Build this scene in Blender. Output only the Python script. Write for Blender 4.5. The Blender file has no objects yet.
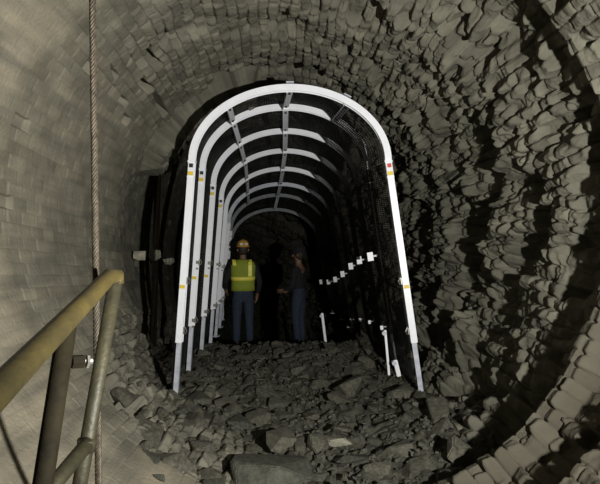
import bpy, bmesh, math, random
import numpy as np
from mathutils import Vector, Matrix, noise as mnoise
random.seed(7)
CZ = 1.5                      # camera height
F = 520.0
COL = bpy.context.scene.collection
PI = math.pi
R0 = 1.65                     # lining radius

# ------------------------------------------------------------------ helpers
def P(px, py, d):             # a measured spot of the place from its direction and distance
    return Vector(((px-300)/F*d, d, CZ-(py-243)/F*d))

def tag(o, label=None, cat=None, group=None, kind=None):
    if label: o['label'] = label
    if cat: o['category'] = cat
    if group: o['group'] = group
    if kind: o['kind'] = kind
    return o

def link(name, me, m=None, parent=None, smooth=False):
    o = bpy.data.objects.new(name, me); COL.objects.link(o)
    if m is not None and len(me.materials) == 0: me.materials.append(m)
    if parent is not None: o.parent = parent
    if smooth: me.polygons.foreach_set('use_smooth', [True]*len(me.polygons))
    return o

def empty(name, loc=(0, 0, 0), rz=0):
    o = bpy.data.objects.new(name, None); COL.objects.link(o)
    o.location = loc; o.rotation_euler = (0, 0, rz); o.empty_display_size = .1
    return o

class MB:
    def __init__(s): s.v = []; s.f = []
    def add(s, vs, fs):
        n = len(s.v); s.v += [tuple(v) for v in vs]; s.f += [tuple(i+n for i in f) for f in fs]
    def box(s, c, size, rot=None):
        sx, sy, sz = [a/2 for a in size]
        vs = [Vector((x*sx, y*sy, z*sz)) for x in (-1, 1) for y in (-1, 1) for z in (-1, 1)]
        if rot is not None: vs = [rot @ v for v in vs]
        c = Vector(c)
        s.add([v+c for v in vs], [(0,1,3,2),(4,6,7,5),(0,4,5,1),(2,3,7,6),(0,2,6,4),(1,5,7,3)])
    def tube(s, pts, r, n=10, cap=True):
        pts = [Vector(p) for p in pts]; rr = r if isinstance(r, (list, tuple)) else [r]*len(pts)
        t0 = (pts[1]-pts[0]).normalized()
        a = t0.cross(Vector((0, 0, 1)) if abs(t0.z) < .9 else Vector((1, 0, 0))).normalized()
        rings = []
        for i, p in enumerate(pts):
            t = (pts[min(i+1, len(pts)-1)]-pts[max(i-1, 0)]).normalized()
            a = (a - t*a.dot(t)).normalized(); b = t.cross(a)
            rings.append([p + a*math.cos(2*PI*k/n)*rr[i] + b*math.sin(2*PI*k/n)*rr[i] for k in range(n)])
        vs = [v for q in rings for v in q]; fs = []
        for i in range(len(pts)-1):
            for k in range(n):
                fs.append((i*n+k, i*n+(k+1) % n, (i+1)*n+(k+1) % n, (i+1)*n+k))
        if cap: fs.append(tuple(range(n))[::-1]); fs.append(tuple((len(pts)-1)*n+k for k in range(n)))
        s.add(vs, fs)
    def bar(s, a, b, w, t, up=Vector((0, 0, 1))):
        a, b = Vector(a), Vector(b); d = (b-a).normalized()
        u = d.cross(up)
        if u.length < 1e-4: u = d.cross(Vector((1, 0, 0)))
        u.normalize(); v = u.cross(d)
        q = [u*sx*w/2+v*sy*t/2 for sx, sy in ((-1,-1),(1,-1),(1,1),(-1,1))]
        s.add([a+k for k in q]+[b+k for k in q], [(3,2,1,0),(4,5,6,7),(0,1,5,4),(1,2,6,5),(2,3,7,6),(3,0,4,7)])
    def sweep(s, frames, prof):        # frames: (point, normal, axial) ; prof: (n, a) outline
        m = len(prof); vs = []
        for p, n, a in frames:
            for (u, v) in prof: vs.append(p+n*u+a*v)
        fs = []
        for i in range(len(frames)-1):
            for k in range(m):
                fs.append((i*m+k, (i+1)*m+k, (i+1)*m+(k+1) % m, i*m+(k+1) % m))
        fs.append(tuple(range(m))); fs.append(tuple((len(frames)-1)*m+k for k in range(m))[::-1])
        s.add(vs, fs)
    def build(s, name, m, parent=None, smooth=False, bevel=0):
        me = bpy.data.meshes.new(name); me.from_pydata(s.v, [], s.f); me.update()
        bm = bmesh.new(); bm.from_mesh(me); bmesh.ops.recalc_face_normals(bm, faces=bm.faces)
        if bevel:
            bmesh.ops.bevel(bm, geom=list(bm.edges), offset=bevel, segments=2, affect='EDGES', clamp_overlap=True)
        bm.to_mesh(me); bm.free()
        return link(name, me, m, parent, smooth)

# ------------------------------------------------------------------ materials
def mat(name, c1, c2=None, scale=8, rough=.85, metal=0, bump=0, bscale=60, detail=6, spec=.5, streak=None):
    m = bpy.data.materials.new(name); m.use_nodes = True
    nt = m.node_tree; b = nt.nodes['Principled BSDF']
    b.inputs['Roughness'].default_value = rough; b.inputs['Metallic'].default_value = metal
    b.inputs['Specular IOR Level'].default_value = spec
    b.inputs['Base Color'].default_value = (*c1, 1)
    tc = nt.nodes.new('ShaderNodeTexCoord')
    src = tc.outputs['Object']
    if streak:
        mp = nt.nodes.new('ShaderNodeMapping'); mp.inputs['Scale'].default_value = streak
        nt.links.new(src, mp.inputs['Vector']); src = mp.outputs['Vector']
    if c2:
        n = nt.nodes.new('ShaderNodeTexNoise'); n.inputs['Scale'].default_value = scale; n.inputs['Detail'].default_value = detail
        n.inputs['Roughness'].default_value = .65
        r = nt.nodes.new('ShaderNodeValToRGB')
        r.color_ramp.elements[0].position = .38; r.color_ramp.elements[1].position = .62
        r.color_ramp.elements[0].color = (*c1, 1); r.color_ramp.elements[1].color = (*c2, 1)
        nt.links.new(src, n.inputs['Vector']); nt.links.new(n.outputs['Fac'], r.inputs['Fac'])
        nt.links.new(r.outputs['Color'], b.inputs['Base Color'])
    if bump:
        n2 = nt.nodes.new('ShaderNodeTexNoise'); n2.inputs['Scale'].default_value = bscale; n2.inputs['Detail'].default_value = 5
        bp = nt.nodes.new('ShaderNodeBump'); bp.inputs['Strength'].default_value = bump; bp.inputs['Distance'].default_value = .02
        nt.links.new(tc.outputs['Object'], n2.inputs['Vector']); nt.links.new(n2.outputs['Fac'], bp.inputs['Height'])
        nt.links.new(bp.outputs['Normal'], b.inputs['Normal'])
    return m

def masonry_mat(name):
    m = bpy.data.materials.new(name); m.use_nodes = True
    nt = m.node_tree; L = nt.links; b = nt.nodes['Principled BSDF']
    b.inputs['Roughness'].default_value = .9; b.inputs['Specular IOR Level'].default_value = .25
    at = nt.nodes.new('ShaderNodeAttribute'); at.attribute_name = 'brick'       # tone with far gloom, silt film, dark brown
    sp = nt.nodes.new('ShaderNodeSeparateColor'); L.new(at.outputs['Color'], sp.inputs['Color'])
    tc = nt.nodes.new('ShaderNodeTexCoord')
    n = nt.nodes.new('ShaderNodeTexNoise'); n.inputs['Scale'].default_value = 5; n.inputs['Detail'].default_value = 9; n.inputs['Roughness'].default_value = .7
    L.new(tc.outputs['Object'], n.inputs['Vector'])
    r = nt.nodes.new('ShaderNodeValToRGB'); L.new(n.outputs['Fac'], r.inputs['Fac'])
    r.color_ramp.elements[0].position = .3; r.color_ramp.elements[1].position = .7
    r.color_ramp.elements[0].color = (.090, .086, .065, 1); r.color_ramp.elements[1].color = (.165, .158, .120, 1)
    # pale silt film left by water near the portal, streaked along the flow
    mp = nt.nodes.new('ShaderNodeMapping'); mp.inputs['Scale'].default_value = (5, 1.2, 14)
    L.new(tc.outputs['Object'], mp.inputs['Vector'])
    n3 = nt.nodes.new('ShaderNodeTexNoise'); n3.inputs['Scale'].default_value = 1.0; n3.inputs['Detail'].default_value = 7
    L.new(mp.outputs['Vector'], n3.inputs['Vector'])
    r3 = nt.nodes.new('ShaderNodeValToRGB'); L.new(n3.outputs['Fac'], r3.inputs['Fac'])
    r3.color_ramp.elements[0].position = .35; r3.color_ramp.elements[1].position = .68
    r3.color_ramp.elements[0].color = (.15, .14, .108, 1); r3.color_ramp.elements[1].color = (.29, .255, .185, 1)
    mx = nt.nodes.new('ShaderNodeMix'); mx.data_type = 'RGBA'
    L.new(sp.outputs['Green'], mx.inputs['Factor']); L.new(r.outputs['Color'], mx.inputs['A']); L.new(r3.outputs['Color'], mx.inputs['B'])
    # each brick a tone of its own, with the far gloom multiplied in
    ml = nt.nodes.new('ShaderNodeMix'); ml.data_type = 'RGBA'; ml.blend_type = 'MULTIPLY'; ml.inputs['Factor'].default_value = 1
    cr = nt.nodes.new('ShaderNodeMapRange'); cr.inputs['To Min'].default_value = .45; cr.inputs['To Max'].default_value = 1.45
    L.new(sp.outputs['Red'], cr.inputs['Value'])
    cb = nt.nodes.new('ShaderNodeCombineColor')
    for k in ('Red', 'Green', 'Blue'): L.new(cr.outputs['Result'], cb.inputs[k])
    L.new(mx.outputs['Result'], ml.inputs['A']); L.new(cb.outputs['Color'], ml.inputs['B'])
    mm = nt.nodes.new('ShaderNodeMix'); mm.data_type = 'RGBA'; mm.inputs['B'].default_value = (.055, .046, .032, 1)
    mf = nt.nodes.new('ShaderNodeMath'); mf.operation = 'MULTIPLY'; mf.inputs[1].default_value = .7
    L.new(sp.outputs['Blue'], mf.inputs[0]); L.new(mf.outputs['Value'], mm.inputs['Factor'])
    L.new(ml.outputs['Result'], mm.inputs['A']); L.new(mm.outputs['Result'], b.inputs['Base Color'])
    n2 = nt.nodes.new('ShaderNodeTexNoise'); n2.inputs['Scale'].default_value = 45; n2.inputs['Detail'].default_value = 6
    bp = nt.nodes.new('ShaderNodeBump'); bp.inputs['Strength'].default_value = .45; bp.inputs['Distance'].default_value = .012
    L.new(tc.outputs['Object'], n2.inputs['Vector']); L.new(n2.outputs['Fac'], bp.inputs['Height']); L.new(bp.outputs['Normal'], b.inputs['Normal'])
    return m

M = dict(
    masonry=masonry_mat('wet_masonry'),
    rubble=mat('rubble', (.034, .033, .025), (.074, .070, .053), 14, .9, bump=.5, bscale=50, spec=.2),
    rock=mat('broken_brick', (.060, .057, .043), (.118, .112, .085), 9, .9, bump=.5, bscale=40, spec=.2),
    rock2=mat('grey_brick', (.048, .048, .038), (.09, .09, .07), 11, .9, bump=.5, bscale=40, spec=.2),
    pale=mat('pale_stone', (.26, .25, .19), (.42, .40, .31), 12, .9, bump=.4, spec=.2),
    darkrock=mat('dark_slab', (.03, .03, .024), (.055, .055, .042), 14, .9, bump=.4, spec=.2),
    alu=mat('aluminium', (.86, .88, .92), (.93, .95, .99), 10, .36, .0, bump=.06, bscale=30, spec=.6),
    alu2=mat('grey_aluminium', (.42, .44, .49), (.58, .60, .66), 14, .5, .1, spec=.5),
    alu3=mat('dimmed_aluminium', (.16, .17, .18), (.24, .25, .27), 14, .6, .1),  # greyed to imitate weak lamplight on the rear frames
    dull=mat('shaded_tarnished_steel', (.030, .026, .022), (.075, .055, .035), 16, .55, .5),  # tarnish, darkened to imitate shade from the mesh
    mesh=mat('mesh_steel', (.03, .03, .028), None, rough=.7, metal=.2, spec=.2),
    black=mat('black_print', (.012, .012, .014), None, rough=.5),
    yellow=mat('yellow_print', (.75, .55, .04), None, rough=.5),
    red=mat('red_print', (.6, .04, .03), None, rough=.5),
    white=mat('white_plate', (.85, .86, .88), None, rough=.4),
    rope=mat('wire_rope', (.045, .036, .025), (.11, .09, .062), 60, .6, .4),
    rail=mat('worn_yellow_paint', (.10, .075, .022), (.055, .045, .018), 13, .5, .1, bump=.15, bscale=35, streak=(1, .35, 1)),
    post=mat('dirty_olive_pipe', (.052, .046, .022), (.028, .026, .016), 12, .55, .15, bump=.15),
    dpost=mat('dark_brown_pipe', (.022, .018, .009), (.012, .010, .006), 12, .8, 0, bump=.1, spec=.12),
    bolt=mat('galvanised_bolt', (.35, .35, .32), (.18, .17, .14), 40, .4, .6),
    vest=mat('lime_vest', (.30, .36, .03), (.25, .31, .03), 8, .8),
    tape=mat('reflective_tape', (.95, .85, .12), None, rough=.4),
    hatm=mat('helmet_orange', (.55, .30, .05), None, rough=.35),
    hatw=mat('helmet_sticker', (.75, .72, .62), None, rough=.4),
    jeans=mat('denim', (.022, .032, .055), (.034, .046, .075), 22, .9),
    shirt=mat('dark_shirt', (.012, .012, .015), None, rough=.9),
    skin=mat('skin', (.22, .125, .08), None, rough=.6),
    hair=mat('hair', (.03, .02, .012), None, rough=.7),
    boot=mat('boots', (.03, .025, .02), None, rough=.7),
)

# ------------------------------------------------------------------ tunnel axis
_ad = np.array([-3, 0, 2.84, 4.2, 5.5, 6.4, 7.25, 8.1, 8.95, 9.8, 10.65, 12, 14, 18])
_ax = np.array([0, 0, -.05, -.10, -.15, -.18, -.22, -.28, -.34, -.42, -.52, -.72, -1.3, -3.2])
_az = np.array([.30, .30, .21, .12, .03, -.02, -.10, -.20, -.32, -.46, -.66, -1.0, -1.5, -2.4])
_dd = np.linspace(-3, 17, 801)
_k = np.hanning(61); _k /= _k.sum()
_sx = np.convolve(np.pad(np.interp(_dd, _ad, _ax), 30, mode='edge'), _k, 'valid')
_sz = np.convolve(np.pad(np.interp(_dd, _ad, _az), 30, mode='edge'), _k, 'valid')
def cx(d): return np.interp(d, _dd, _sx)
def cz(d): return np.interp(d, _dd, _sz)+CZ

# ------------------------------------------------------------------ numpy noise
def hsh(i, j, k, s=0):
    h = (i.astype(np.int64)*374761393 + j.astype(np.int64)*668265263 + k.astype(np.int64)*2147483647 + s*974711) & 0xffffffff
    h = ((h ^ (h >> 13))*1274126177) & 0xffffffff
    h = ((h ^ (h >> 16))*2246822519) & 0xffffffff
    return ((h ^ (h >> 15)) & 0xffffff)/float(0xffffff)
def vnoise(x, y, z, s=0):
    xi, yi, zi = np.floor(x), np.floor(y), np.floor(z)
    fx, fy, fz = x-xi, y-yi, z-zi
    fx, fy, fz = [t*t*(3-2*t) for t in (fx, fy, fz)]
    o = 0
    for a in (0, 1):
        for b in (0, 1):
            for c in (0, 1):
                w = (fx if a else 1-fx)*(fy if b else 1-fy)*(fz if c else 1-fz)
                o = o + w*hsh(xi+a, yi+b, zi+c, s)
    return o
def fbm(x, y, z, o=4, s=0):
    t = 0; a = .5; n = 0
    for i in range(o):
        t = t + a*vnoise(x, y, z, s+i*17); n += a; a *= .5; x, y, z = x*2.03, y*2.03, z*2.03
    return t/n
def sstep(a, b, x):
    t = np.clip((x-a)/(b-a), 0, 1); return t*t*(3-2*t)
def bump(x, c, w): return np.exp(-((x-c)/w)**2)

# ------------------------------------------------------------------ masonry surface: outward relief of the lining
def relief(th, d):
    """th: radians, 0 = right, +90 = crown, in (-180, 180]; returns radial offset, tone, film"""
    deg = np.degrees(th)
    X, Z = np.cos(th)*R0, np.sin(th)*R0
    wob = (fbm(X*1.3, d*1.3, Z*1.3, 3, 5)-.5)
    ed = (fbm(X*4, d*1+3, Z*4, 3, 9)-.5)
    right = sstep(-82, -60, deg)*(1-sstep(35, 85, deg))            # damaged flank
    crown = sstep(30, 75, deg)*(1-sstep(115, 160, deg))
    left = sstep(135, 165, np.abs(deg))
    # how far the erosion has gone
    E = right*.9*sstep(2.6, 3.1, d) + crown*.32*sstep(3.0, 3.8, d) + .05
    E = E + .35*crown*bump(deg, 65, 25)*sstep(3.0, 3.6, d) + .16*bump(deg, 128, 12)*bump(d, 4.1, .8)
    E = E*(.75+.9*np.clip(wob+.3, 0, 1)); E = np.clip(E, .02, 1.1)
    dq = np.where(deg < 0, deg+360, deg); st = 3.0+np.clip(239-dq, 0, 60)*.030
    lowl = sstep(200, 214, dq)*(1-sstep(258, 268, dq))*sstep(st-.08, st+.15, d+wob*.3)
    E = np.maximum(E, .8*lowl)
    E = np.where(d < 2.66, .09+.42*right, E)
    # bricks, coordinates bent by the damage
    w1 = (fbm(X*5, d*5, Z*5, 3, 21)-.5); w2 = (fbm(X*5+9, d*5, Z*5, 3, 33)-.5)
    arc = th*R0
    ch = 2*PI*R0/132                                               # course height, closes round the ring
    v = arc/ch + w1*1.6*E
    i = np.floor(v); fv = v-i
    ii = np.mod(i, 132)
    u = d/.17 + np.mod(ii, 2)*.5 + hsh(ii, ii*0, ii*0, 3)*.35 + w2*.8*E
    j = np.floor(u); fu = u-j
    r1, r2, r3, r4 = [hsh(ii, j, ii*0, s) for s in (1, 2, 3, 4)]
    e = np.minimum(np.minimum(fu, 1-fu)*.17, np.minimum(fv, 1-fv)*ch)
    joint = 1-sstep(.001, .008+.012*np.clip(E, 0, 1), e)
    # field sampled at each brick, so that it steps from brick to brick
    dc = (j+.5)*.17; tc = (i+.5)*ch/R0
    Xc, Zc = np.cos(tc)*R0, np.sin(tc)*R0
    big = fbm(Xc*1.7, dc*2.8, Zc*1.7, 3, 41)
    bigp = fbm(X*1.7, d*2.8, Z*1.7, 4, 41)
    h = (r1-.5)*(.006+.040*E) + joint*(.005+.020*E)
    h += ((fu-.5)*(r2-.5)+(fv-.5)*(r3-.5))*.055*E
    h += np.where(r4 < .002+.12*E*E, .05+.03*r1, 0)*(1-.6*joint)
    h += E*(.10*sstep(.50, .60, big)+.10*sstep(.56, .66, bigp)) - .045*E*sstep(.5, .36, bigp)
    # bigger blocks standing out or lost where the damage is deep
    v2 = arc/(ch*4.2)+w1*1.5+.3; u2 = d/.27+w2*1.3; I2, J2 = np.floor(v2), np.floor(u2)
    q1 = hsh(I2, J2, I2*0, 12); e2_ = np.minimum(np.minimum(v2-I2, 1-v2+I2)*ch*4.2, np.minimum(u2-J2, 1-u2+J2)*.27)
    deep = sstep(-62, -40, deg)*(1-sstep(40, 62, deg))*sstep(3.2, 4.0, d)
    h += deep*E*((q1-.5)*.14 + .045*(1-sstep(.005, .05, e2_)) + .11*sstep(.50, .58, fbm(X*1.5+4, d*1.1, Z*1.5, 3, 141)))
    # loose scattered losses on the upper left
    cl = bump(deg, 133, 9)*bump(d, 4.0, .55)
    h += np.where(hsh(ii, j, ii*0, 8) < .40*cl, .15, 0)
    rg = 1-np.abs(2*fbm(X*3.2, d*8, Z*3.2, 4, 61)-1)
    h += E*.055*(.75-rg) + (fbm(X*26, d*26, Z*26, 3, 71)-.5)*(.003+.018*E)
    # lining steps: the inner ring of brick stops at about 2.84 m on the right, further in on the left
    je = ed*.16 + (r1-.5)*.05
    stepR = sstep(-80, -66, deg)*(1-sstep(50, 72, deg))
    h += stepR*(.07+.08*sstep(-10, -40, deg))*sstep(2.69+je, 2.72+je, d)*(1-.75*sstep(3.3, 5.5, d))
    h += .30*sstep(-68, -58, deg)*(1-sstep(-42, -28, deg))*sstep(4.0, 4.5, d+ed*.5)
    # an older loss in the lower right of the near ring
    m2 = sstep(-78, -60, deg)*(1-sstep(-16, 6, deg))
    h += m2*.13*sstep(2.14+je*.6, 2.17+je*.6, d)*(1-sstep(2.57+je*.5, 2.61+je*.5, d))
    # left and crown: lining broken away behind the first frames
    stL = sstep(70, 92, np.where(deg < -90, deg+360, deg))*(1-sstep(222, 240, np.where(deg < -90, deg+360, deg)))
    e2 = 5.15 + ed*.5 + (r1-.5)*.1
    e2 = e2-.95*sstep(205, 222, np.where(deg < 0, deg+360, deg))
    h += .22*sstep(205, 216, np.where(deg < 0, deg+360, deg))*(1-sstep(232, 245, np.where(deg < 0, deg+360, deg)))*sstep(e2, e2+.06, d)
    h += stL*(.10*sstep(e2, e2+.04, d))
    dl = np.where(deg < -90, deg+360, deg); ul = sstep(98, 104, dl)*(1-sstep(150, 158, dl))
    ring = (-.27+ed*.16+(r1-.5)*.05)*sstep(5.30+ed*.3, 5.33+ed*.3, d)*(1-sstep(5.9, 5.95, d))
    h += ul*ring
    e3 = 5.75 + ed*.8 - .55*sstep(150, 168, np.abs(deg))
    h += stL*(.16*sstep(e3, e3+.05, d))
    # slight ledge in the left silt film
    film = (1-sstep(2.75, 3.25, d+wob*.5))*sstep(95, 120, np.where(deg < -90, deg+360, deg))
    film = np.maximum(film, .12*(1-sstep(2.4, 2.9, d))); film = np.maximum(film, .45*sstep(120, 150, np.where(deg < -90, deg+360, deg))*(1-sstep(4.6, 5.3, d)))
    film = film*(1-lowl)
    brown_tint = sstep(-80, -62, deg)*(1-sstep(-25, 12, deg+60*wob))*(1-sstep(2.55, 2.95, d))  # dark brown mixed into the lower right of the near ring
    h = h*(1-.8*film) -.012*film
    tone = (1-.9*sstep(10.4, 11.2, d))*np.clip((r3*.42-.21)*(1-.85*film)+.52+(.35*(vnoise(X*9, d*9, Z*9, 2)-.5)), 0, 1)  # far bricks darkened in colour to stand in for fading lamplight
    return h, tone, film, brown_tint

def build_tube():
    NT = 1920
    rows = np.concatenate([np.linspace(-2.5, 1.5, 40, endpoint=False),
                           np.geomspace(1.5, 9.0, 760, endpoint=False), np.linspace(9.0, 17.9, 200)])
    ths = np.linspace(-PI, PI, NT, endpoint=False)
    def sector(name, a0, a1):
        i0 = int(round((math.radians(a0)+PI)/(2*PI)*NT)); i1 = int(round((math.radians(a1)+PI)/(2*PI)*NT))
        idx = np.arange(i0, i1+1); th = ths[np.mod(idx, NT)]
        T, D = np.meshgrid(th, rows, indexing='ij')
        h, tone, film, brown_tint = relief(T, D)
        r = R0+h
        co = np.stack([cx(D)+np.cos(T)*r, D, cz(D)+np.sin(T)*r], -1).reshape(-1, 3)
        n, m = T.shape
        k = np.arange(n*m).reshape(n, m)
        q = np.stack([k[:-1, :-1], k[:-1, 1:], k[1:, 1:], k[1:, :-1]], -1).reshape(-1, 4)
        me = bpy.data.meshes.new(name)
        me.vertices.add(len(co)); me.vertices.foreach_set('co', co.ravel())
        me.loops.add(q.size); me.loops.foreach_set('vertex_index', q.ravel().astype(np.int32))
        me.polygons.add(len(q)); me.polygons.foreach_set('loop_start', np.arange(0, q.size, 4, dtype=np.int32))
        me.update(calc_edges=True)
        c = me.color_attributes.new('brick', 'FLOAT_COLOR', 'POINT')
        c.data.foreach_set('color', np.stack([tone, film, brown_tint, tone*0+1], -1).ravel())
        o = link(name, me, M['masonry'])
        me.polygons.foreach_set('use_smooth', np.ones(len(q), bool))
        tag(o, kind='structure'); return o
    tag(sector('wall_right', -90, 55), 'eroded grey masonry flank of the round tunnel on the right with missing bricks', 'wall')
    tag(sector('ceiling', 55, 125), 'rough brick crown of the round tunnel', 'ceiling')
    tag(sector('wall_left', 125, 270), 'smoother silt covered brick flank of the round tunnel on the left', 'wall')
build_tube()
def build_end():
    vs = [(float(cx(17.8)), 17.8, float(cz(17.8)))]; fs = []; rnd = random.Random(2); n = 64
    for j in range(1, 15):
        for i in range(n):
            a = 2*PI*i/n; r = 2.3*j/14
            vs.append((float(cx(17.8))+r*math.cos(a), 17.8+rnd.uniform(-.12, .12), float(cz(17.8))+r*math.sin(a)))
    for i in range(n): fs.append((0, 1+i, 1+(i+1) % n))
    for j in range(13):
        for i in range(n): fs.append((1+j*n+i, 1+(j+1)*n+i, 1+(j+1)*n+(i+1) % n, 1+j*n+(i+1) % n))
    me = bpy.data.meshes.new('wall_back'); me.from_pydata(vs, [], fs)
    tag(link('wall_back', me, M['darkrock']), 'rock end far down where the tunnel bends away, coloured dark for the gloom', 'wall', kind='structure')  # dark colour paints in the unlit depth of the tunnel
build_end()

# ------------------------------------------------------------------ rubble floor
def floor_z(x, d, rough=True):
    x = np.asarray(x, float); d = np.asarray(d, float)
    base = np.interp(d, [2.2, 3.0, 3.6, 4.7, 6.0, 7.0, 7.6, 8.4, 10, 13, 16], [-1.46, -1.44, -1.42, -1.42, -1.42, -1.41, -1.52, -1.76, -2.0, -2.7, -3.6])
    xr = x-cx(d)
    z = base + .10*xr**2*(1-.9*sstep(4.1, 4.6, d)) - .10*bump(xr, -.25, .5)*bump(d, 4.3, .9) + .09*bump(xr, .55, .35)*bump(d, 6.0, .8)
    if rough:
        o = np.zeros_like(z)
        z = z + (fbm(x*2.2, d*2.2, o, 3, 81)-.5)*.16 + (fbm(x*8, d*8, o, 3, 83)-.5)*.09
        c = vnoise(x*15, d*15, o, 91); z = z+.03*sstep(.45, .6, c) + (fbm(x*30, d*30, o, 2, 93)-.5)*.02
    return z+CZ
def build_floor():
    ys = np.geomspace(2.3, 17.6, 640); xs = np.linspace(-1.62, 1.62, 420)
    Y, XR = np.meshgrid(ys, xs, indexing='ij')
    X = XR+cx(Y); Z = floor_z(X, Y)
    co = np.stack([X, Y, Z], -1).reshape(-1, 3); n, m = X.shape
    k = np.arange(n*m).reshape(n, m)
    q = np.stack([k[:-1, :-1], k[:-1, 1:], k[1:, 1:], k[1:, :-1]], -1).reshape(-1, 4)
    me = bpy.data.meshes.new('floor')
    me.vertices.add(len(co)); me.vertices.foreach_set('co', co.ravel())
    me.loops.add(q.size); me.loops.foreach_set('vertex_index', q.ravel().astype(np.int32))
    me.polygons.add(len(q)); me.polygons.foreach_set('loop_start', np.arange(0, q.size, 4, dtype=np.int32))
    me.update(calc_edges=True)
    me.polygons.foreach_set('use_smooth', np.ones(len(q), bool))
    tag(link('floor', me, M['rubble']), 'dark bed of crushed brick and silt along the tunnel bottom', 'floor', kind='structure')
build_floor()

def hull_mesh(name, dims, n=18, seed=0, bev=.05, m=None):
    rnd = random.Random(seed); bm = bmesh.new()
    for _ in range(n):
        p = [rnd.uniform(-1, 1) for _ in range(3)]
        q = max(abs(p[0]), abs(p[1]), abs(p[2]))
        s = rnd.uniform(.82, 1)/q
        bm.verts.new([a*s*dd/2 for a, dd in zip(p, dims)])
    r = bmesh.ops.convex_hull(bm, input=list(bm.verts))
    bmesh.ops.delete(bm, geom=[g for g in r['geom_interior'] if isinstance(g, bmesh.types.BMVert)], context='VERTS')
    loose = [v for v in bm.verts if not v.link_faces]
    if loose: bmesh.ops.delete(bm, geom=loose, context='VERTS')
    bmesh.ops.bevel(bm, geom=list(bm.edges), offset=min(dims)*bev, segments=2, affect='EDGES', clamp_overlap=True)
    me = bpy.data.meshes.new(name); bm.to_mesh(me); bm.free()
    me.materials.append(m or M['rock'])
    return me

rockm = [hull_mesh('rubble_block', (1, random.uniform(.55, .9), random.uniform(.3, .55)), random.randint(12, 20), 100+i, .07,
                   M['rock'] if i % 3 else M['rock2']) for i in range(14)]
slots = []
GX = np.linspace(-1.7, 1.7, 171); GD = np.linspace(2.2, 8.0, 241)
def _ground():
    D, XR = np.meshgrid(GD, GX, indexing='ij')
    a = np.arctan2(-1.1*np.ones_like(XR), XR)
    for _ in range(4):
        R = R0+relief(a, D)[0]; q = R*R-XR*XR
        a = np.arctan2(-np.sqrt(np.maximum(q, 1e-4)), XR)
    zw = cz(D)+np.sin(a)*R; zw = np.where(q <= 1e-4, cz(D), zw)
    return np.maximum(zw, floor_z(XR+cx(D), D))
GZ = _ground()
def ground(x, d):
    i_ = int(np.clip(np.searchsorted(GD, d), 0, 240)); j_ = int(np.clip(np.searchsorted(GX, x-float(cx(d))), 0, 170))
    return float(GZ[i_, j_])
def put_rock(me, x, d, s, rz, tilt=(0, 0), sink=.3, label=None, group=None, dz=0, name='rubble_block'):
    o = bpy.data.objects.new(name, me); COL.objects.link(o)
    zz = min(ground(x+a, d+b) for a in (-s*.2, s*.2) for b in (-s*.2, s*.2))
    hz = max(v.co.z for v in me.vertices)*s
    o.location = (x, d, zz+hz*(1-2*sink)+dz); o.scale = (s, s, s); o.rotation_euler = (tilt[0], tilt[1], rz)
    tag(o, label, 'rock', group)
    slots.append((x, d, s)); return o
def slab(px, py, wpx, dims, rz, m, label, tilt=(0, 0), sink=.2, seed=0, name='rubble_slab'):
    # distance where the bed is met at that spot
    d = 3.0
    for _ in range(400):
        q = P(px, py, d)
        if q.z <= ground(q.x, d)+.02: break
        d += .01
    me = hull_mesh(name, dims, 16, seed, .06, m)
    return put_rock(me, q.x, d, wpx*d/F, rz, tilt, sink, label, None, name=name)
G = 'broken brick blocks in the rubble on the tunnel floor'
slab(342, 440, 34, (1, .55, .28), .1, M['pale'], 'small pale flat slab lying on the rubble, lightest stone near the bottom middle', (-.25, .05), -.2, 1)
slab(350, 456, 36, (1, .6, .3), .05, M['darkrock'], 'dark flat slab in front of the small pale slab', (-.2, 0), .0, 2)
slab(396, 446, 44, (1, .5, .3), .25, M['rock'], 'long rounded grey slab right of the small pale slab', (-.1, -.1), .05, 3)
slab(270, 474, 86, (1, .8, .35), .2, M['rock2'], 'big broad brown slab at the bottom edge, left of the middle', (-.15, .1), .40, 4)
slab(283, 446, 40, (1, .7, .5), .7, M['rock'], 'blocky grey stone above the big broad slab', (.2, .2), .1, 5)
slab(318, 452, 24, (1, .8, .8), .3, M['rock'], 'small upright stone just left of the pale slab', (.1, .3), .0, 6)
slab(148, 430, 50, (1, .75, .4), -.5, M['rock'], 'large flat block beside the left wall near the handrail', (.15, .35), .1, 7)
slab(178, 464, 44, (1, .8, .5), .3, M['rock'], 'blocky stone at the bottom left below the large flat block', (.1, .2), .1, 8)
slab(128, 392, 34, (1, .7, .4), -.6, M['rock'], 'pale grey block wedged against the left wall', (.2, .4), .05, 9)
slab(200, 446, 30, (1, .7, .5), .9, M['rock'], 'grey angular stone right of the large flat block', (.2, .1), .1, 10)
slab(352, 392, 40, (1, .8, .5), .5, M['rock'], 'block on the mound below the right side mesh', (-.1, -.2), .15, 11)
slab(420, 462, 44, (1, .6, .35), .5, M['rock'], 'flat slab leaning at the foot of the right wall near the bottom', (-.1, -.3), .1, 12)
slab(240, 420, 30, (1, .8, .4), 1.2, M['rock2'], 'dark grey block left of the middle of the rubble bed', (.1, .1), .15, 13)
slab(440, 430, 36, (1, .5, .3), .8, M['rock'], 'narrow slab at the foot of the right wall above the leaning slab', (-.1, -.4), .1, 14)
cnt = 0; tries = 0
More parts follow.
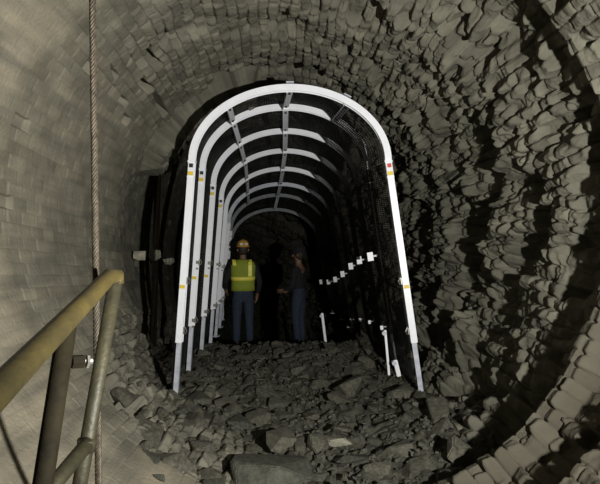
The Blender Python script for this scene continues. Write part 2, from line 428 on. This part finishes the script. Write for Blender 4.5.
while cnt < 276 and tries < 9000:
    tries += 1
    d = 2.75 + (random.random()**1.5)*4.4
    xr = random.uniform(-1.15, 1.15)
    if cnt < 85: d = random.uniform(3.0, 4.7); xr = random.uniform(-1.36, -.7)
    if xr < -(.88+.5*(d-3.1)): continue
    x = xr+float(cx(d))
    s = random.choice([.08, .11, .14, .17, .20, .25, .30])*random.uniform(.85, 1.15)
    if (d < 3.8 or cnt < 70) and random.random() < .3: s *= 1.3
    if any((x-a)**2+(d-b)**2 < ((s+c)*.36)**2 for a, b, c in slots): continue
    put_rock(random.choice(rockm), x, d, s, random.uniform(0, 2*PI), (random.uniform(-.35, .35), random.uniform(-.35, .35)-.25*xr), random.uniform(.1, .4),
             'grey broken brick lying in the dark rubble bed of the tunnel floor', G)
    cnt += 1
# crushed fragments nobody could count
def gravel():
    mb = MB(); rnd = random.Random(5)
    N = 5200
    ds = np.array([2.5+(rnd.random()**1.3)*5.2 for _ in range(N)]); xr = np.array([rnd.uniform(-1.35, 1.3) for _ in range(N)])
    xs = xr+cx(ds); zs = floor_z(xs, ds)
    base = []
    for k in range(10):
        me = hull_mesh('t', (1, .75, .55), 9, 500+k, .001)
        base.append(([v.co.copy() for v in me.vertices], [tuple(p.vertices) for p in me.polygons])); bpy.data.meshes.remove(me)
    for x, d, z in zip(xs, ds, zs):
        vs, fs = base[rnd.randrange(10)]; s = rnd.uniform(.018, .06)
        rt = Matrix.Rotation(rnd.uniform(0, 6.28), 3, 'Z') @ Matrix.Rotation(rnd.uniform(-.6, .6), 3, 'X')
        mb.add([rt @ v*s+Vector((x, d, z+s*.1)) for v in vs], fs)
    tag(mb.build('rubble_fragments', M['rock2']), 'small crushed brick fragments scattered over the tunnel floor', 'gravel', kind='stuff')
gravel()

# ------------------------------------------------------------------ support frames
ND = 8
YK = [4.7+.85*k for k in range(ND)]
TOP = [1.40, 1.447, 1.372, 1.276, 1.145, 1.0, .886, .67]
CXK = [-.09, -.155, -.18, -.21, -.27, -.34, -.42, -.52]
A, B = .89, .67
LB, RB = -.155, .31            # how far the feet splay outside the spring points
def fshape(k, t, off=0.0):
    """t in [-1,2]: -1..0 left leg (foot up), 0..1 arc left to right, 1..2 right leg down. returns point, outward normal"""
    y = YK[k]; c = CXK[k]; sz = TOP[k]-B+CZ
    low = CZ-1.43
    if 0 <= t <= 1:
        a = PI*(1-t); p = Vector((c+A*math.cos(a), y, sz+B*math.sin(a)))
        n = Vector((math.cos(a)/A, 0, math.sin(a)/B)).normalized()
    elif t < 0:
        p = Vector((c-A, y, sz)).lerp(Vector((c-A+LB, y, low)), -t); n = Vector((-1, 0, .07)).normalized()
    else:
        p = Vector((c+A, y, sz)).lerp(Vector((c+A+RB, y, low)), t-1); n = Vector((1, 0, .14)).normalized()
    return p+n*off, n
U = [(-.030, 0), (.030, 0), (.030, .060), (-.030, .060), (-.030, .052), (.023, .052), (.023, .008), (-.030, .008)]
S = [(-.023, .010), (.021, .010), (.021, .050), (-.023, .050)]
AX = Vector((0, 1, 0))
NAMES = ['nearest', 'second', 'third', 'fourth', 'fifth', 'sixth', 'seventh', 'eighth and farthest']
def fx_box(mb, k, t, n0, n1, y0, y1, half):        # plate across the frame at t
    p, n = fshape(k, t); q = n.cross(AX)
    c = p+n*((n0+n1)/2)+AX*((y0+y1)/2)
    rot = Matrix((n, AX, q)).transposed()
    mb.box(c, (n1-n0, y1-y0, 2*half), rot)
for k in range(ND):
    root = empty('arch_frame', (CXK[k], YK[k], CZ-1.43))
    inv = Matrix.Translation(-Vector(root.location))
    def fin(mb, name, m, parent=root, **kw):
        mb.v = [tuple(inv @ Vector(v)) for v in mb.v] if parent is root else mb.v
        return mb.build(name, m, parent, **kw)
    lab = {0: 'nearest bright aluminium arch frame, standing in front of all the others',
           7: 'farthest aluminium arch frame, faint arc deep in the dark tunnel'}.get(k,
           '%s %s aluminium arch frame counted from the front, standing on the rubble' % (NAMES[k], 'bright' if k < 5 else 'dimmed grey'))
    tag(root, lab, 'arch frame', 'arch frames holding up the mesh cage')
    mb = MB(); fr = [(*fshape(k, t), AX) for t in np.linspace(0, 1, 49)]
    mb.sweep(fr, U); fin(mb, 'arch_rail', M['alu'] if k < 5 else M['alu2'] if k < 6 else M['alu3'])  # rear rails get greyer metal, painting in the lamp's falloff
    # legs with telescoping lower ends
    for side in (-1, 1):
        tt = (lambda q: -q) if side < 0 else (lambda q: 1+q)
        bright = M['alu'] if (side < 0 or k == 0) else M['dull']  # right legs behind the first carry the mesh shade in their colour
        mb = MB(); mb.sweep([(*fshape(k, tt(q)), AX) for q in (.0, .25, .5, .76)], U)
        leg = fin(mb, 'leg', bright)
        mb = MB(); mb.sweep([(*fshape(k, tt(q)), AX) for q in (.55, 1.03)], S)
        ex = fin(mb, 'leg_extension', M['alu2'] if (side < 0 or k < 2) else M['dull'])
        if side > 0 and k > 0: leg['label'] = 'tarnished right leg, coloured darker for the mesh shade'
        # splice plates at the springing
        mb = MB(); fx_box(mb, k, tt(.0), -.035, .035, -.005, .065, .010)
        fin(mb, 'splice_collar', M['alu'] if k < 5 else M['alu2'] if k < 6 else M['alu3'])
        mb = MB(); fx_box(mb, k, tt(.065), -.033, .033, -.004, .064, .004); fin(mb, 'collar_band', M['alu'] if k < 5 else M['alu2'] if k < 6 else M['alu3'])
        if k < 4 and (side < 0 or k == 0):
            mb = MB(); fx_box(mb, k, tt(.035), -.027, .027, -.009, -.001, .055)
            pl = fin(mb, 'label_plate', M['white'])
            for nm, m_, q, w, hh in (('black_mark', 'black' if side < 0 else 'red', .018, .018, .018), ('yellow_mark', 'yellow', .051, .024, .018)):
                mb = MB(); fx_box(mb, k, tt(q), -w, w, -.012, -.008, hh)
                mb.v = [tuple(inv @ Vector(v)) for v in mb.v]; mb.build(nm, M[m_], pl)
        # latches half way and near the sleeve
        if side < 0 or k == 0:
            for q in ((.45, .73) if k else (.50, .71)):
                mb = MB(); fx_box(mb, k, tt(q), -.042, -.029, .012, .05, .03)
                if side < 0 and k: fx_box(mb, k, tt(q), -.034, -.008, -.012, 0, .018); fx_box(mb, k, tt(q+.03), -.034, -.012, -.010, 0, .010)
                p, n = fshape(k, tt(q))
                mb.tube([p-n*.045+AX*.03-Vector((0, 0, .03)), p-n*.062+AX*.02, p-n*.045+AX*.03+Vector((0, 0, .035))], .006, 6)
                fin(mb, 'latch', M['bolt'])
            if k < 3:
                mb = MB(); fx_box(mb, k, tt(.525), -.022, .022, -.010, -.001, .016)
                fin(mb, 'warning_sticker', M['yellow'])
        if side > 0 and k > 0:
            sz_ = TOP[k]-B
            zz1 = [0, -.14, -.209, -.32, -.483, -.628, -.735, -.80][k]; zz2 = [0, -.90, -.97, -1.07, -1.2, -1.36, -1.4, -1.4][k]
            for zq, w, hh in ((zz1, .036, .046), (zz2, .018, .022)):
                if k > 4 and hh < .03: continue
                q = (sz_-zq)/(sz_+1.43)
                mb = MB(); fx_box(mb, k, tt(q), -.100, -.028, .02, .04, hh*.2); fin(mb, 'bracket_arm', M['alu2'])
                mb = MB(); fx_box(mb, k, tt(q), -.085-w*1.7, -.085, -.012, -.002, hh); fin(mb, 'bracket', M['white'])
        mb = MB(); p, n = fshape(k, tt(1.02)); mb.box(p+AX*.04, (.12, .12, .012)); fin(mb, 'foot_plate', M['alu2'])
    # bolts on crown
    mb = MB(); 
    for t in ([.5, .69] if k == 0 else [.5]):
        fx_box(mb, k, t, .040, .052, -.006, .05, .035)
    fin(mb, 'crown_clamp', M['alu2'])

# spacer bars between frames
bars = 0
for k in range(ND-1):
    for t, nm in ((.5, 'crown'), (.28, 'upper left side'), (.705, 'upper right side')):
        if nm == 'upper right side' and k > 0: continue
        if t == .28 and k > 5: continue
        a, n = fshape(k, t); b, n2 = fshape(k+1, t)
        a = a+AX*.058-n*.012; b = b+AX*.004-n*.012
        root = empty('spacer_bar', a)
        w = .062
        mb = MB(); q = n.cross(AX)
        d = b-a; mb.add([v for e in (Vector((0, 0, 0)), d) for v in (e+q*w/2-n*.003, e-q*w/2-n*.003, e-q*w/2+n*.003, e+q*w/2+n*.003)],
               [(0,1,2,3),(7,6,5,4),(0,4,5,1),(1,5,6,2),(2,6,7,3),(3,7,4,0)])
        mb.add([v for e in (Vector((0, 0, 0)), d) for v in (e+q*w/2, e+q*(w/2-.005), e+q*(w/2-.005)-n*.03, e+q*w/2-n*.03)],
               [(0,1,2,3),(7,6,5,4),(0,4,5,1),(1,5,6,2),(2,6,7,3),(3,7,4,0)])
        mb.build('angle_bar', M['alu'], root)
        for f_ in (.12, .88):
            mb = MB(); c = d*f_; mb.tube([c-n*.018, c-n*.002], .012, 6); mb.build('bolt_head', M['black'], root)
        tag(root, 'short aluminium spacer bar at the %s between the %s and %s arch frames' % (nm, NAMES[k], NAMES[k+1].split()[0]), 'spacer bar',
            'spacer bars between the arch frames')

# mesh cage: one bent panel per bay, outside the frames
for k in range(ND-1):
    ts = np.concatenate([np.linspace(-.93, 0, 36, endpoint=False), np.linspace(0, 1, 64, endpoint=False), np.linspace(1, 1.93, 37)])
    def pt(t, f):
        of = float(.040-.085*sstep(.62, .72, np.array(t))); a, n = fshape(k, t, of); b, n2 = fshape(k+1, t, of); return a.lerp(b, f)+AX*(.04), n
    mb = MB(); t = -.93
    # wires along the tunnel
    L = 0; seq = [pt(t_, .5)[0] for t_ in ts]
    seg = [0]
    for i in range(1, len(seq)): seg.append(seg[-1]+(seq[i]-seq[i-1]).length)
    for s_ in np.arange(0, seg[-1], .0185):
        t_ = float(np.interp(s_, seg, ts)); a, n = pt(t_, 0); b, _ = pt(t_, 1); q = n.cross(AX)
        r = .0042
        mb.add([a+n*r, a-n*r*.7+q*r, a-n*r*.7-q*r, b+n*r, b-n*r*.7+q*r, b-n*r*.7-q*r], [(0,1,4,3),(1,2,5,4),(2,0,3,5)])
    for f_ in np.arange(.02, 1.0, .11):
        vs = []; fs = []
        for t_ in ts:
            a, n = pt(t_, f_); a = a+n*.007; r = .0032
            vs += [a+AX*r-n*r*.6, a-AX*r-n*r*.6, a+n*r]
        for i in range(len(ts)-1):
            for e in range(3): fs.append((i*3+e, i*3+(e+1) % 3, i*3+3+(e+1) % 3, i*3+3+e))
        mb.add(vs, fs)
    o = mb.build('mesh_panel', M['mesh'])
    tag(o, 'dark wire mesh panel bent over the bay between the %s and %s arch frames' % (NAMES[k], NAMES[k+1].split()[0]), 'mesh panel', 'wire mesh panels of the cage')

# short bright props standing by the right feet
for (px, y0, y1, d, w, lab) in ((387, 331, 371, 5.15, .022, 'short bright metal prop beside the foot of the second right leg'),
                                (397, 361, 372, 5.0, .04, 'low bright metal stub on the rubble right of the short prop'),
                                (324, 314, 343, 7.6, .035, 'bright metal prop on the right side deep inside the cage')):
    r = empty('metal_prop', P(px+2, y1, d)); c = Vector(r.location)
    mb = MB(); mb.bar(Vector((0, 0, -.05)), P(px-2, y0, d)-c, w, .03, AX); mb.build('shaft', M['alu'], r, bevel=.004)
    mb = MB(); mb.tube([P(px-3, y0+3, d)-c-AX*.02, P(px-3, y0+3, d)-c+AX*.03], .022, 10); mb.build('collar', M['alu2'], r)
    tag(r, lab, 'prop', 'bright props by the right feet')

# pale blocks and timber upright in the left recess
up = empty('timber_upright', P(153, 330, 6.6))
c = Vector(up.location)
mb = MB(); mb.bar(Vector((0, 0, -.25)), P(158, 172, 6.6)-c, .07, .06, AX); mb.build('post', M['dpost'], up, bevel=.01)
mb = MB(); mb.bar(P(146, 257, 6.55)-c, P(172, 262, 6.55)-c, .06, .05); mb.build('cross_piece', M['dpost'], up, bevel=.008)
tag(up, 'dark timber upright in the recess of the left wall', 'post')
for px, py, w, h_, lab in ((140, 257, .17, .13, 'pale square block in the left recess, leftmost of three'), (155, 256, .16, .14, 'pale square block in the left recess, middle of three'),
                       (169, 262, .13, .09, 'small dull block in the left recess, rightmost of three')):
    me = hull_mesh('stone_block', (w, .16, h_), 26, px, .08, M['pale']); o = link('stone_block', me)
    o.location = P(px, py, 6.42); tag(o, lab, 'block', 'pale blocks in the left recess')

# ------------------------------------------------------------------ handrail
rail = empty('handrail', P(82, 484, 1.6)); rc = Vector(rail.location); rail_inv = -rc
A1 = P(110, 277, 1.65); B1 = P(0, 390, .80); D1 = (B1-A1)
def loc(v): return Vector(v)+rail_inv
mb = MB()
corner = P(115, 274, 1.67)
pts = [A1+D1*1.9, B1, A1+D1*.5, A1+D1*.14, A1+D1*.03+Vector((0, 0, .003)), corner+Vector((.006, 0, -.010)), corner+Vector((.008, .0, -.035))]
mb.tube([loc(p) for p in pts], [.0245]*5+[.024, .021], 20); mb.build('top_rail', M['rail'], rail, smooth=True)
p2b = P(80, 484, 1.6); dv = (p2b-corner)
mb = MB(); mb.tube([loc(corner+Vector((.004, 0, -.012))), loc(p2b), loc(p2b+dv*.85)], .0225, 20); mb.build('post', M['post'], rail, smooth=True)
p1t = A1+D1*.56; p1b = P(43, 484, 1.1); 
mb = MB(); mb.tube([loc(p1t), loc(p1b), loc(p1b+(p1b-p1t)*2.1)], .021, 20); o = mb.build('post', M['dpost'], rail, smooth=True); o['label'] = 'darker post nearer the viewer'
lr0 = P(88, 444, 1.6); lr1 = P(55, 484, 1.45)
mb = MB(); mb.tube([loc(lr0), loc(lr1), loc(lr0+(lr1-lr0)*5)], .023, 20); mb.build('lower_rail', M['post'], rail, smooth=True)
mb = MB(); mb.tube([loc(P(87, 440, 1.6)), loc(P(86, 452, 1.6))], .028, 16); mb.build('weld_collar', M['post'], rail, smooth=True)
bl0 = P(92, 362, 1.60); bl1 = P(71, 363, 1.56)
mb = MB(); v = bl1-bl0
mb.tube([loc(bl0), loc(bl0+v*.5)], .010, 10); mb.tube([loc(bl0+v*.18), loc(bl0+v*.30)], .022, 6); bo = mb.build('clamp_bolt', M['bolt'], rail)
mb = MB(); mb.tube([loc(bl0+v*.42), loc(bl0+v*.97)], .021, 6); mb.build('nut', M['dpost'], bo)
tag(rail, 'worn yellow pipe handrail with olive posts in the lower left foreground', 'handrail')

# ------------------------------------------------------------------ wire rope
mb = MB(); T0 = P(92.5, 0, 1.78); T1 = P(98.5, 484, 1.78)
tdir = (T1-T0).normalized(); top = T0-tdir*.55; bot = T1+tdir*.42
u_ = tdir.cross(AX).normalized(); w_ = tdir.cross(u_)
Ln = (bot-top).length; n = int(Ln/.007)
for s_ in range(6):
    pts = []
    for i in range(n+1):
        a = i/n*Ln/.085*2*PI+s_*PI/3
        pts.append(top+(bot-top)*(i/n)+(u_*math.cos(a)+w_*math.sin(a))*.0078)
    mb.tube(pts, .0043, 6)
mb.tube([top, bot], .0045, 8)
o = mb.build('wire_rope', M['rope'], smooth=True); tag(o, 'twisted steel wire rope hanging straight down beside the left wall', 'cable')

# ------------------------------------------------------------------ people
def skin(name, chain, mt, parent, root=0, sub=1):
    """chain: dict key -> (co, radius or (rx, ry), parent key)"""
    keys = list(chain); bm = bmesh.new(); ly = bm.verts.layers.skin.verify(); vs = {}
    for q in keys:
        v = bm.verts.new(chain[q][0]); r = chain[q][1]; v[ly].radius = r if isinstance(r, tuple) else (r, r)
        v[ly].use_root = (q == keys[root]); vs[q] = v
    for q in keys:
        if chain[q][2]: bm.edges.new((vs[chain[q][2]], vs[q]))
    me = bpy.data.meshes.new('t'); bm.to_mesh(me); bm.free()
    ob = bpy.data.objects.new('t', me); COL.objects.link(ob)
    ob.modifiers.new('s', 'SKIN').use_smooth_shade = True
    ss = ob.modifiers.new('b', 'SUBSURF'); ss.levels = sub; ss.render_levels = sub
    dg = bpy.context.evaluated_depsgraph_get(); dg.update()
    out = bpy.data.meshes.new_from_object(ob.evaluated_get(dg)); out.name = name
    bpy.data.objects.remove(ob); bpy.data.meshes.remove(me)
    out.materials.clear(); out.materials.append(mt)
    return link(name, out, None, parent, True)

def loft(mb, rings, n=28, cap=False):
    vs = []; fs = []
    for (x, y, z, rx, ry) in rings:
        for k in range(n):
            a = 2*PI*k/n; vs.append((x+math.copysign(abs(math.cos(a))**.8, math.cos(a))*rx, y+math.sin(a)*ry, z))
    for i in range(len(rings)-1):
        for k in range(n): fs.append((i*n+k, i*n+(k+1) % n, (i+1)*n+(k+1) % n, (i+1)*n+k))
    if cap: fs.append(tuple(range(n))); fs.append(tuple((len(rings)-1)*n+k for k in range(n)))
    mb.add(vs, fs)

def person(loc_, rz, h, vest, hands, lean=0):
    s = h/1.8
    root = empty('person', loc_, rz)
    b = {'pel': ((0, 0, .96), (.15, .10), None), 'waist': ((0, 0, 1.10), (.135, .09), 'pel'), 'chest': ((0, 0, 1.30), (.16, .10), 'waist'),
         'up': ((0, 0, 1.43), (.12, .08), 'chest'), 'neck': ((0, .005, 1.52), .055, 'up'), 'jaw': ((0, .02, 1.60), (.062, .07), 'neck'),
         'head': ((0, .015, 1.69), (.078, .092), 'jaw'), 'crown': ((0, .01, 1.765), (.055, .065), 'head')}
    for sd, nm in ((-1, 'l'), (1, 'r')):
        el, wr = hands[nm]
        b['sh'+nm] = ((sd*.185, 0, 1.43), .06, 'up'); b['ua'+nm] = (tuple((Vector((sd*.21, 0, 1.38)).lerp(Vector(el), .5))), .05, 'sh'+nm)
        b['el'+nm] = (el, .040, 'ua'+nm); b['fa'+nm] = (tuple(Vector(el).lerp(Vector(wr), .35)), .040, 'el'+nm); b['wr'+nm] = (wr, .026, 'fa'+nm)
        d = (Vector(wr)-Vector(el)).normalized(); side = d.cross(Vector((sd, 0, 0))).normalized()
        pm = Vector(wr)+d*.06; b['pa'+nm] = (tuple(pm), (.036, .020), 'wr'+nm)
        for i in range(4):
            o_ = side*(i-1.5)*.021; ln = (.034, .040, .037, .029)[i]
            b['f%d%s' % (i, nm)] = (tuple(pm+d*.035+o_), .0095, 'pa'+nm)
            b['g%d%s' % (i, nm)] = (tuple(pm+d*(.035+ln)+o_*1.1-Vector((sd*.008, 0, 0))), .0085, 'f%d%s' % (i, nm))
            b['h%d%s' % (i, nm)] = (tuple(pm+d*(.035+ln*1.8)+o_*1.05-Vector((sd*.024, 0, 0))), .0075, 'g%d%s' % (i, nm))
        b['t1'+nm] = (tuple(pm-d*.02-side*.038), .011, 'wr'+nm); b['t2'+nm] = (tuple(pm+d*.02-side*.052), .009, 't1'+nm)
        b['hp'+nm] = ((sd*.09, 0, .90), .095, 'pel'); b['th'+nm] = ((sd*.10, .01, .70), .082, 'hp'+nm); b['kn'+nm] = ((sd*.105, .02, .49), .058, 'th'+nm)
        b['cf'+nm] = ((sd*.11, -.01, .34), .056, 'kn'+nm); b['an'+nm] = ((sd*.115, -.02, .09), .038, 'cf'+nm); b['to'+nm] = ((sd*.125, .12, .035), (.04, .03), 'an'+nm)
    body = skin('body', b, M['skin'], root)
    # face and ears
    mb = MB(); mb.tube([(0, .105, 1.70), (0, .128, 1.665), (0, .108, 1.655)], [.010, .017, .012], 8)
    mb.build('nose', M['skin'], body, True)
    for sd in (-1, 1):
        mb = MB(); mb.tube([(sd*.080, 0, 1.705), (sd*.093, -.008, 1.69), (sd*.083, 0, 1.655)], [.012, .020, .010], 8); mb.build('ear', M['skin'], body, True)
        mb = MB(); mb.tube([(sd*.030, .093, 1.705), (sd*.030, .103, 1.705)], [.013, .008], 8); mb.build('eye', M['black'], body, True)
    mb = MB(); mb.box((0, .100, 1.625), (.045, .012, .008)); mb.build('mouth', M['red'], body)
    mb = MB(); loft(mb, [(0, -.012, 1.60, .05, .045), (0, -.014, 1.64, .075, .072), (0, -.012, 1.70, .087, .090), (0, -.008, 1.76, .078, .085), (0, -.005, 1.79, .03, .03)], 24, True)
    mb.build('hair', M['hair'], root, True)
    # shirt
    t = {}
    for q in ('pel', 'waist', 'chest', 'up'): t[q] = (b[q][0], tuple(a+.014 for a in b[q][1]), b[q][2])
    for nm in 'lr':
        for q in ('sh', 'ua', 'el', 'fa'): t[q+nm] = (b[q+nm][0], b[q+nm][1]+.014, b[q+nm][2])
        wr = Vector(b['wr'+nm][0]).lerp(Vector(b['fa'+nm][0]), .12); t['cu'+nm] = (tuple(wr), .036, 'fa'+nm)
    skin('shirt', t, M['shirt'], root)
    t = {'pel': ((0, 0, .98), (.168, .118), None), 'wt': ((0, 0, 1.07), (.155, .115), 'pel'), 'wu': ((0, 0, 1.11), (.15, .11), 'wt')}
    for nm in 'lr':
        for q in ('hp', 'th', 'kn', 'cf'): t[q+nm] = (b[q+nm][0], b[q+nm][1]+.020, b[q+nm][2])
        a = b['an'+nm][0]; t['he'+nm] = ((a[0], a[1], .10), .066, 'cf'+nm)
    skin('trousers', t, M['jeans'], root)
    for sd, nm in ((-1, 'l'), (1, 'r')):
        skin('boot', {'a': ((sd*.115, -.03, .16), .055, None), 'b': ((sd*.115, -.03, .06), .056, 'a'), 'c': ((sd*.122, .05, .045), .048, 'b'), 'd': ((sd*.128, .14, .035), .04, 'c')}, M['boot'], root)
    # helmet
    mb = MB(); R_ = [(0, .0, 1.735, .118, .140), (0, .0, 1.742, .116, .138), (0, 0, 1.75, .106, .124), (0, 0, 1.79, .101, .118), (0, 0, 1.83, .083, .099), (0, 0, 1.855, .052, .064), (0, 0, 1.864, .018, .022)]
    loft(mb, R_, 28, True)
    hat = mb.build('hard_hat', M['hatm'] if vest else M['shirt'], root, True)
    mb = MB(); mb.tube([(0, -.118, 1.775), (0, -.09, 1.838), (0, 0, 1.872), (0, .09, 1.838), (0, .118, 1.775)], .012, 8); mb.build('ridge', M['hatm'] if vest else M['shirt'], hat, True)
    if vest:
        for a in (-1.15, -1.95):
            mb = MB(); c = Vector((math.cos(a)*.107, math.sin(a)*.124, 1.785)); mb.box(c, (.008, .05, .04), Matrix.Rotation(a, 3, 'Z')); mb.build('reflective_patch', M['hatw'], hat)
        mb = MB()
        vr = [(0, 0, .99, .205, .135), (0, 0, 1.06, .202, .131), (0, 0, 1.15, .198, .127), (0, 0, 1.25, .208, .132), (0, 0, 1.34, .222, .134), (0, 0, 1.42, .232, .125), (0, 0, 1.475, .195, .105), (0, .0, 1.515, .12, .085), (0, 0, 1.525, .085, .07)]
        loft(mb, vr, 36)
        ve = mb.build('vest', M['vest'], root, True)
        so = ve.modifiers.new('thick', 'SOLIDIFY'); so.thickness = .008
        mb = MB(); loft(mb, [(0, 0, 1.165, .204, .135), (0, 0, 1.23, .212, .138)], 36); st = mb.build('reflective_band', M['tape'], ve, True)
        so = st.modifiers.new('thick', 'SOLIDIFY'); so.thickness = .004
        for sd in (-1.45, 1):
            # strip up the back, over the shoulder
            pth = [(sd*.105, -.118, 1.235), (sd*.105, -.125, 1.34), (sd*.107, -.117, 1.42), (sd*.11, -.092, 1.475), (sd*.11, -.04, 1.515), (sd*.11, .04, 1.515), (sd*.11, .092, 1.475), (sd*.107, .117, 1.42), (sd*.105, .118, 1.235)]
            if sd < 0: pth = pth[2:]
            vs = []; fs = []
            for (x, y, z) in pth:
                f_ = 1.04; vs += [(x-.030, y*f_-.004*(1 if y < 0 else -1), z+.004), (x+.030, y*f_-.004*(1 if y < 0 else -1), z+.004)]
            for i in range(len(pth)-1): fs.append((2*i, 2*i+1, 2*i+3, 2*i+2))
            mb = MB(); mb.add(vs, fs); st = mb.build('reflective_strip', M['tape'], ve); so = st.modifiers.new('thick', 'SOLIDIFY'); so.thickness = .004
    root.scale = (s, s, s)
    return root
def fz(x, d): return float(floor_z(np.array([x]), np.array([d]))[0])
x1 = (243-300)/F*8.7
p1 = person((x1, 8.7, CZ-1.78), .22, 1.76, True, {'l': ((-.30, .02, 1.14), (-.27, .20, 1.00)), 'r': ((.29, .0, 1.13), (.26, .10, .90))})
tag(p1, 'person seen from behind in lime safety vest, orange hard hat and jeans inside the cage', 'person')
x2 = (299-300)/F*9.1
p2 = person((x2, 9.1, CZ-1.84), 1.2, 1.72, False, {'l': ((-.27, .02, 1.12), (-.20, .24, 1.06)), 'r': ((.27, .0, 1.12), (.20, .24, 1.04))})
tag(p2, 'person in dark clothes standing in the gloom right of the lime vest', 'person')

# ------------------------------------------------------------------ light, world, camera
def lamp(name, loc_, e, size, col, target, spot=None, blend=.5):
    l = bpy.data.lights.new(name, 'SPOT' if spot else 'POINT'); l.energy = e; l.color = col; l.shadow_soft_size = size
    if spot: l.spot_size = math.radians(spot); l.spot_blend = blend
    o = bpy.data.objects.new(name, l); COL.objects.link(o); o.location = loc_
    o.rotation_euler = (Vector(target)-Vector(loc_)).to_track_quat('-Z', 'Y').to_euler()
    return o
lamp('flood_lamp', (1.06, .35, CZ-.10), 790, .035, (1, .985, .94), (-1.0, 4.5, CZ+.55), 122, 1.0)
w = bpy.data.worlds.new('world'); bpy.context.scene.world = w; w.use_nodes = True
w.node_tree.nodes['Background'].inputs['Color'].default_value = (.6, .65, .8, 1); w.node_tree.nodes['Background'].inputs['Strength'].default_value = .0006
cam = bpy.data.cameras.new('camera'); cam.lens = F/600*36; cam.sensor_width = 36; cam.clip_start = .02
co = bpy.data.objects.new('camera', cam); COL.objects.link(co); co.location = (0, 0, CZ); co.rotation_euler = (PI/2, 0, 0)
sc = bpy.context.scene; sc.camera = co
sc.view_settings.view_transform = 'Standard'; sc.view_settings.look = 'None'; sc.view_settings.gamma = 1; sc.view_settings.exposure = 0
sc.view_settings.use_curve_mapping = False
